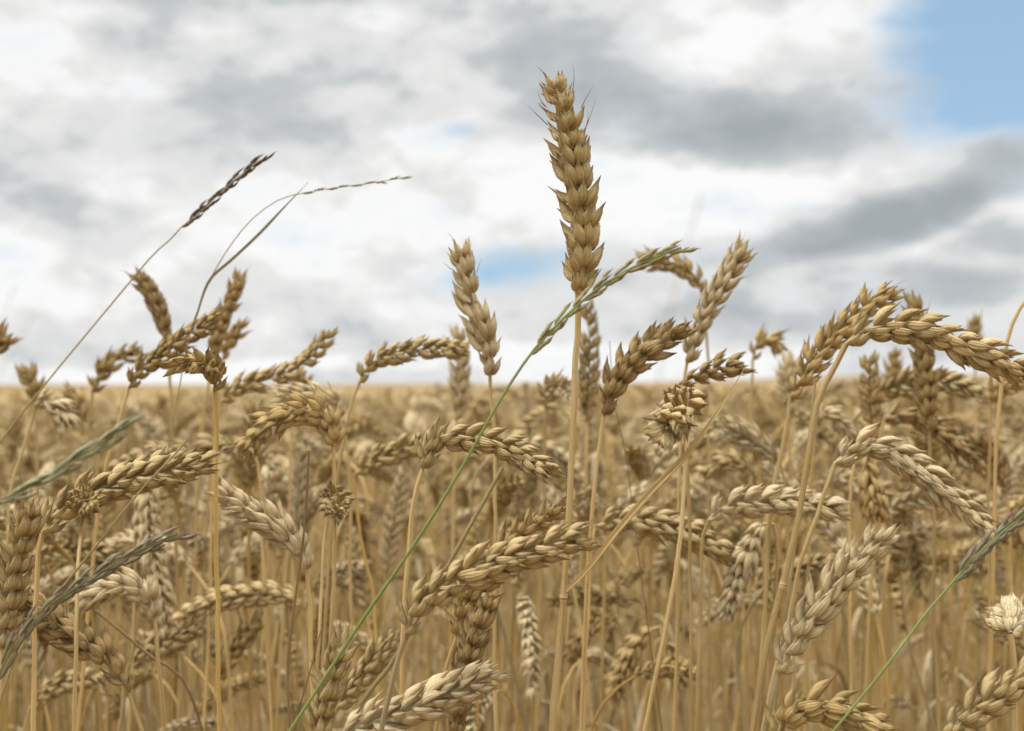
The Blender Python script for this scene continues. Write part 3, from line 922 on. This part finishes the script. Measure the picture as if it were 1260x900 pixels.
# ------------------------------------------------------------------ wild grasses standing in the crop
def grass(label, cat, d, stem, spike, mt, fm, r=.8, n=14, spread=14, size=1.0, name='ryegrass', seed=1, nodes=()):
    rg = np.random.default_rng(seed)
    E = catmull(world_pts(spike, d), 40)
    S = world_pts([spike[0]] + stalk_clean(stem), d)
    W = to_ground(S, rg)
    C = catmull(W, 80)
    C = C[np.concatenate([[True], np.linalg.norm(np.diff(C, axis=0), axis=1) > 1e-6])]
    base = C[-1].copy(); base[2] = 0
    root = empty(name, base)
    tag(root, label, cat, 'wild grasses in the wheat')
    path = np.vstack([E[::-1], C[1:]])[::-1] - base
    link(mesh_from(tube_arr(path, r * 1.15 * MM, r * .45 * MM, 8, nodes, 120), 'stem', [STALK[mt]]), 'stem', root)
    if n:
        dense, L = resample(E - base, 60)
        T, U, V = frames(dense, roll_dir(E, 10))
        for i in range(n):
            f = (i + .2) / n
            k = min(58, int(f * 59)); p = dense[k]; t, u = T[k], U[k]
            sg = 1 if i % 2 else -1
            b = Buf()
            hl = L / n * 2.3 * size
            for m in range(4):
                v, q, inf = husk(hl * (.5 if m else .66), .72 * MM * size, .65 * MM * size, 7, 7, .05, .0009, rg, rg.uniform())
                tl = R(spread * (.35 + .25 * m) + rg.normal(0, 2.5))
                ax = unit(math.cos(tl) * t + math.sin(tl) * sg * u + rg.normal(0, .07) * V[k])
                xo = unit(sg * u - ax * np.dot(sg * u, ax)); y = np.cross(ax, xo)
                M = np.stack([xo, y, ax], 1)
                b.add(v @ M.T + p + sg * u * r * .5 * MM + ax * hl * .17 * m, q, None, inf)
            link(mesh_from(b.arrays(), 'spikelet', [FLORET[fm]]), 'spikelet', root)
    return root
def stalk_clean(s): return list(s)

grass('long green ryegrass crossing diagonally in front of the wheat to the tall ear', 'grass', .50,
      [(620, 485), (560, 590), (510, 670), (450, 757), (405, 826), (362, 892), (340, 930)],
      [(652, 436), (690, 395), (735, 356), (785, 326), (838, 305)], 'green', 'green', 1.05, 15, 7, 1.0, seed=11)
grass('green ryegrass with a purplish spike leaning right at the lower right edge', 'grass', .50,
      [(1168, 722), (1142, 752), (1100, 808), (1060, 858), (1028, 897), (1010, 920)],
      [(1172, 717), (1200, 685), (1230, 658), (1268, 628)], 'green', 'purple', .95, 9, 8, 1.15, seed=12, nodes=())
grass('ryegrass with a bluish purple spike rising right at the lower left', 'grass', .50,
      [(-12, 850), (-40, 900)],
      [(-6, 838), (18, 795), (60, 748), (110, 713), (160, 684), (218, 657)], 'olive', 'purple', 1.0, 15, 5, 1.05, seed=13)
grass('blurred ryegrass with broad green and white spikelets at the left edge', 'grass', .42,
      [(-40, 640), (-90, 700)],
      [(-20, 622), (30, 603), (85, 570), (140, 538)], 'olive', 'fresh', .8, 6, 4, 1.0, seed=14)
grass('thin grass stem with a dark twisted spike against the sky at left', 'grass', .72,
      [(218, 287), (190, 312), (160, 347), (120, 395), (76, 448), (30, 505), (-5, 552), (-40, 610)],
      [(222, 281), (250, 257), (285, 225), (321, 197)], 'drab', 'dark', .8, 9, 2, 1.0, seed=15)
g = grass('hair-thin grass bending over to the right with a fine spike against the sky', 'grass', .72,
      [(345, 245), (312, 268), (283, 303), (258, 345), (246, 375), (236, 402), (222, 470), (206, 560)],
      [(370, 238), (415, 231), (460, 225), (506, 217)], 'drab', 'drab', .55, 9, 2, .42, seed=16)
def add_blade(root, pts, d, w, mt, up=(.3, -.8, .5)):
    LP = catmull(world_pts(pts, d), 30) - np.array(root.location)
    link(mesh_from(blade_arr(LP, w * MM, up, .5), 'leaf', [STALK[mt]]), 'leaf', root)
add_blade(g, [(240, 395), (258, 345), (285, 320), (320, 287), (350, 255), (380, 224)], .72, .75, 'drab')

def straw(label, d, pts, mt, r0, r1, name='dry_stem', seed=3):
    """A bare dry stem or blade: from its tip down to the soil."""
    rg = np.random.default_rng(seed)
    W = to_ground(world_pts(pts, d), rg)
    C = catmull(W, 70)[::-1]
    base = C[0].copy(); base[2] = 0
    o = link(mesh_from(tube_arr(C - base, r0 * MM, r1 * MM, 7, (), 70, rg.uniform(0, .8), flat=.8), name, [STALK[mt]]), name)
    o.location = base
    return tag(o, label, 'stem', 'bare stems among the wheat')
straw('dry grey-brown stem tapering to a point above the sweeping left ear', .53,
      [(231, 541), (210, 565), (187, 588), (160, 619), (128, 660), (97, 698), (67, 735), (40, 775), (10, 830)], 'drab', 2.0, .35, seed=21)
straw('thin dark brown stem standing upright, greenish near its foot', .55,
      [(380, 555), (378, 600), (374, 655), (367, 710), (360, 760), (354, 815), (356, 900)], 'brown', 1.7, .45, seed=22)
straw('short dark blade slanting by the foot of the green grass', .52,
      [(395, 776), (386, 810), (377, 842), (366, 880), (361, 905)], 'brown', 1.0, .25, seed=23)
straw('bare straw stem leaning right beneath the arching two-rowed ear', .64,
      [(618, 576), (595, 618), (570, 662), (552, 695), (520, 750), (480, 820), (436, 882)], 'drab', 1.6, 1.0, seed=24)
straw('thick weathered stalk crossing the hooked stalk at right', .56,
      [(1003, 470), (998, 520), (990, 580), (983, 630)], 'drab', 1.9, .55, seed=25)
straw('faint blurred blade high against the bright cloud at right', .24,
      [(864, 236), (850, 285), (836, 335), (823, 385), (815, 440)], 'grey', .35, .10, seed=26)
straw('thin dark blade point rising from the brown leaning ear', .75,
      [(750, 420), (752, 450), (755, 490), (770, 560), (780, 640)], 'drab', 1.1, .2, seed=27)
for k, (lab, pts, d) in enumerate([
    ('faint blurred whitish blade nearest the left edge above the horizon', [(18, 352), (4, 392), (-12, 440)], .26),
    ('faint blurred whitish blade leaning right near the left edge', [(44, 385), (22, 420), (-4, 470)], .26)]):
    straw(lab, d, pts, 'grey', .32, .08, seed=30 + k)
straw('dark thin stem lying aslant behind the dark sloping ear', .72, [(118, 752), (150, 778), (185, 808), (226, 838)][::-1][::-1], 'brown', 1.1, .8, seed=33)

# ------------------------------------------------------------------ the crowd of wheat behind: individuals
def random_plant(rg, lod, posture, cut=False):
    """Local plant: base at the origin, ear apex near z = .70, bowing towards +x."""
    lean = R({'upright': 3, 'nodding': 5, 'arched': 7, 'hanging': 6}[posture] * (1 if rg.uniform() < .6 else -1) + rg.normal(0, 3) + (rg.choice([-1, 1]) * rg.uniform(9, 20) if rg.uniform() < .3 else 0))
    end = R({'upright': 16, 'nodding': 60, 'arched': 100, 'hanging': 158}[posture] + rg.normal(0, 12))
    Ls, Le = .60 + rg.normal(0, .012), .080 + rg.normal(0, .008)
    neck = .05
    n = 60
    P = [np.zeros(3)]; S = np.linspace(0, Ls + Le, n)
    for i in range(1, n):
        s = S[i]
        if s < Ls - neck: a = lean * s / (Ls - neck)
        else:
            t = (s - Ls + neck) / (neck + Le); a = lean + (end - lean) * (t ** .75)
        P.append(P[-1] + np.array([math.sin(a), .02 * math.sin(s * 9 + lean * 40), math.cos(a)]) * (S[i] - S[i - 1]))
    P = np.array(P)
    P[:, 2] *= .70 / P[:, 2].max()
    ke = np.searchsorted(S, Ls)
    return P[:ke + 1], P[ke:]

LIBN = {'upright': 6, 'nodding': 9, 'arched': 8, 'hanging': 5}
LIB = []
for pos, cnt in LIBN.items():
    for c in range(cnt):
        rg = np.random.default_rng(500 + len(LIB))
        S, E = random_plant(rg, 'mid', pos)
        u0 = unit(np.cross(unit(E[3] - E[0]), [0, 1, 0])); ang = rg.uniform(0, math.pi)
        u0 = u0 * math.cos(ang) + np.array([0, 1, 0]) * math.sin(ang)
        size = 1.0 + rg.normal(0, .06)
        op = [.9, 1.0, 1.1, 1.25][int(rg.integers(4))]
        ear_mid = ear_arr(E, u0, size, np.random.default_rng(900 + len(LIB)), 'mid', 2 if c % 2 else 0, op)
        ear_low = ear_arr(E, u0, size, np.random.default_rng(900 + len(LIB)), 'low', 0, op)
        Lst = .58
        st_mid = tube_arr(S, 1.75 * MM, 1.15 * MM, 6, [Lst * .25, Lst * rg.uniform(.55, .75)], 40, rg.uniform(0, .8))
        st_low = tube_arr(S[::3] if len(S) % 3 == 1 else np.vstack([S[::3], S[-1:]]), 1.7 * MM, 1.15 * MM, 4, (), 14, rg.uniform(0, .8))
        lf = None
        if c % 4 != 3:
            k = int(len(S) * rg.uniform(.42, .78)); s0 = S[k]; sx = rg.choice([-1, 1]); L_ = rg.uniform(.08, .16)
            a = rg.uniform(0, 6.28); dx = np.array([math.cos(a), math.sin(a), 0])
            LP = catmull([s0, s0 + dx * L_ * .25 + [0, 0, L_ * .5], s0 + dx * L_ * .6 + [0, 0, L_ * .55], s0 + dx * L_ * .9 + [0, 0, -L_ * .1]], 20)
            lf = blade_arr(LP, 1.9 * MM, (0, 0, 1), .4, 16)
        LIB.append(dict(pos=pos, ear_mid=ear_mid, ear_low=ear_low, st_mid=st_mid, st_low=st_low, leaf=lf))

CROWD_LABEL = {
    'upright': 'upright wheat plant in the crowded crop behind the near ears',
    'nodding': 'wheat plant with a nodding ear in the crowded crop behind the near ears',
    'arched': 'wheat plant with its ear arched over level in the crowded crop behind',
    'hanging': 'wheat plant with its ear hanging down in the crowded crop behind',
}
CROWD_GROUP = {k: k + ' wheat plants in the crowded crop' for k in CROWD_LABEL}
TONES = ['straw', 'pale', 'gold', 'straw', 'pale', 'pale', 'gold', 'straw']
STONES = ['straw', 'gold', 'straw', 'grey', 'straw', 'gold']
proto = {}
def crowd_plant(k, tone, stone, loc, rz, scale):
    L = LIB[k]
    if k not in proto:
        root = empty('wheat_plant', (0, 0, 0))
        tag(root, CROWD_LABEL[L['pos']], 'wheat', CROWD_GROUP[L['pos']])
        link(mesh_from(L['st_mid'], 'stalk', [STALK['straw']]), 'stalk', root)
        link(mesh_from(L['ear_mid'], 'ear', [HUSK['straw']]), 'ear', root)
        if L['leaf']: link(mesh_from(L['leaf'], 'leaf', [STALK['grey']]), 'leaf', root)
        proto[k] = root
    else:
        src = proto[k]
        root = src.copy(); col.objects.link(root)
        for ch in src.children:
            c = ch.copy(); col.objects.link(c); c.parent = root
    root.location = loc; root.rotation_euler = (0, 0, rz); root.scale = (scale,) * 3
    for ch in root.children:
        if ch.name.startswith('leaf'): continue
        ch.material_slots[0].link = 'OBJECT'
        ch.material_slots[0].material = STALK[stone] if ch.name.startswith('stalk') else HUSK[tone]
    return root

def apex_height(rg, x, y):
    if rg.uniform() < .30: return float(rg.uniform(.45, .64))          # short tillers below the canopy
    return float(np.clip(rg.normal(.668, .036), .56, .748)) + float(canopy_rise(x, y))

rg = np.random.default_rng(77)
spots = []
tries = 0
while len(spots) < 4600 and tries < 400000:
    tries += 1
    y = math.sqrt(rg.uniform(.86 ** 2, 6.6 ** 2))
    x = rg.uniform(-1, 1) * (.47 * y + .22)
    if rg.uniform() > (1.0 if y < 1.8 else .6 if y < 2.4 else .38 if y < 3.5 else .25): continue
    spots.append((y, x))
spots.sort()
npos = len(LIB)
inview = lambda x, y: abs(x) < .375 * y + .05
n_ind = 0
rest = []
for y, x in spots:
    k = int(rg.integers(npos)); tone = TONES[rg.integers(len(TONES))]; stone = STONES[rg.integers(len(STONES))]
    a = rg.uniform(0, 6.283); h = apex_height(rg, x, y)
    if LIB[k]['pos'] == 'upright': h += .03 * rg.uniform()
    if n_ind < 214 and inview(x, y):
        crowd_plant(k, tone, stone, (x, y, 0), a, h / .70); n_ind += 1
    else:
        rest.append((k, tone, stone, x, y, a, h / .70))

def merged_crop():
    """The uncountable crop behind the individuals: one mesh."""
    names = list(HUSK) + list(STALK)
    mi = {('h', t): list(HUSK).index(t) for t in HUSK}
    mi.update({('s', t): len(HUSK) + list(STALK).index(t) for t in STALK})
    VV, QQ, II, MI, n = [], [], [], [], 0
    def put(arr, c, s, sc, off, m, tone=None):
        nonlocal n
        v, q, t, inf = arr
        w = np.empty_like(v)
        w[:, 0] = (v[:, 0] * c - v[:, 1] * s) * sc + off[0]
        w[:, 1] = (v[:, 0] * s + v[:, 1] * c) * sc + off[1]
        w[:, 2] = v[:, 2] * sc + off[2]
        if tone is not None: inf = inf * [1, 1, 0] + [0, 0, tone]
        VV.append(w); QQ.append(q + n); II.append(inf); MI.append(np.full(len(q), m)); n += len(v)
    r3 = np.random.default_rng(41)
    for k, tone, stone, x, y, a, sc in rest:
        c, s = math.cos(a), math.sin(a)
        put(LIB[k]['st_low'], c, s, sc, (x, y, 0), mi[('s', stone)], r3.uniform(0, .85))
        if LIB[k]['leaf'] is not None and y < 3: put(LIB[k]['leaf'], c, s, sc, (x, y, 0), mi[('s', 'grey' if r3.uniform() < .5 else 'drab')], r3.uniform(0, .8))
        put(LIB[k]['ear_mid' if y < 1.9 else 'ear_low'], c, s, sc, (x, y, 0), mi[('h', tone)])
    # ears only, further out: a coarse spike of husks
    r2 = np.random.default_rng(99)
    tinies = []
    for e in range(10):
        L = LIB[int(r2.integers(npos))]
        b = Buf()
        v = L['ear_low'][0]
        S, E = random_plant(r2, 'low', ['upright', 'nodding', 'arched', 'nodding'][e % 4])
        D, _ = resample(E, 7)
        T, U, V = frames(D)
        rr = np.array([.002, .0068, .0075, .0075, .007, .006, .001])
        vs, q = rings(D, U, V, rr * r2.uniform(.85, 1.15, 7), rr, 5)
        b.add(vs, q, None, np.stack([np.repeat(np.linspace(.2, .9, 7), 5), np.tile(np.linspace(0, 1, 5), 7), np.full(35, r2.uniform())], 1))
        D2, _ = resample(np.vstack([E[:1] * [1, 1, .72], E[:1]]), 3)
        T, U, V = frames(D2)
        vs, q = rings(D2, U, V, np.full(3, .0016), np.full(3, .0016), 3)
        b.add(vs, q, None, np.tile([.4, .3, .4], (9, 1)))
        tinies.append(b.arrays())
    N = 26000
    yy = 6.3 * (80 / 6.3) ** (r2.uniform(0, 1, N) ** 1.25)
    xx = r2.uniform(-1, 1, N) * (.46 * yy + .4)
    for x, y in zip(xx, yy):
        a = r2.uniform(0, 6.283); h = float(np.clip(r2.normal(.675, .028), .58, .75)) + float(canopy_rise(x, y))
        put(tinies[int(r2.integers(10))], math.cos(a), math.sin(a), 1.0, (x, y, h - .70), mi[('h', TONES[r2.integers(len(TONES))])])
    arr = (np.concatenate(VV), np.concatenate(QQ), np.zeros((0, 3), int), np.concatenate(II))
    me = mesh_from(arr, 'wheat_crop', list(HUSK.values()) + list(STALK.values()), True, np.concatenate(MI))
    o = link(me, 'wheat_crop')
    tag(o, 'dense mass of ripe wheat stalks and ears filling the field behind', 'crop', None, 'stuff')
merged_crop()
print('plants', count[0], 'individual crowd', n_ind, 'rest', len(rest))
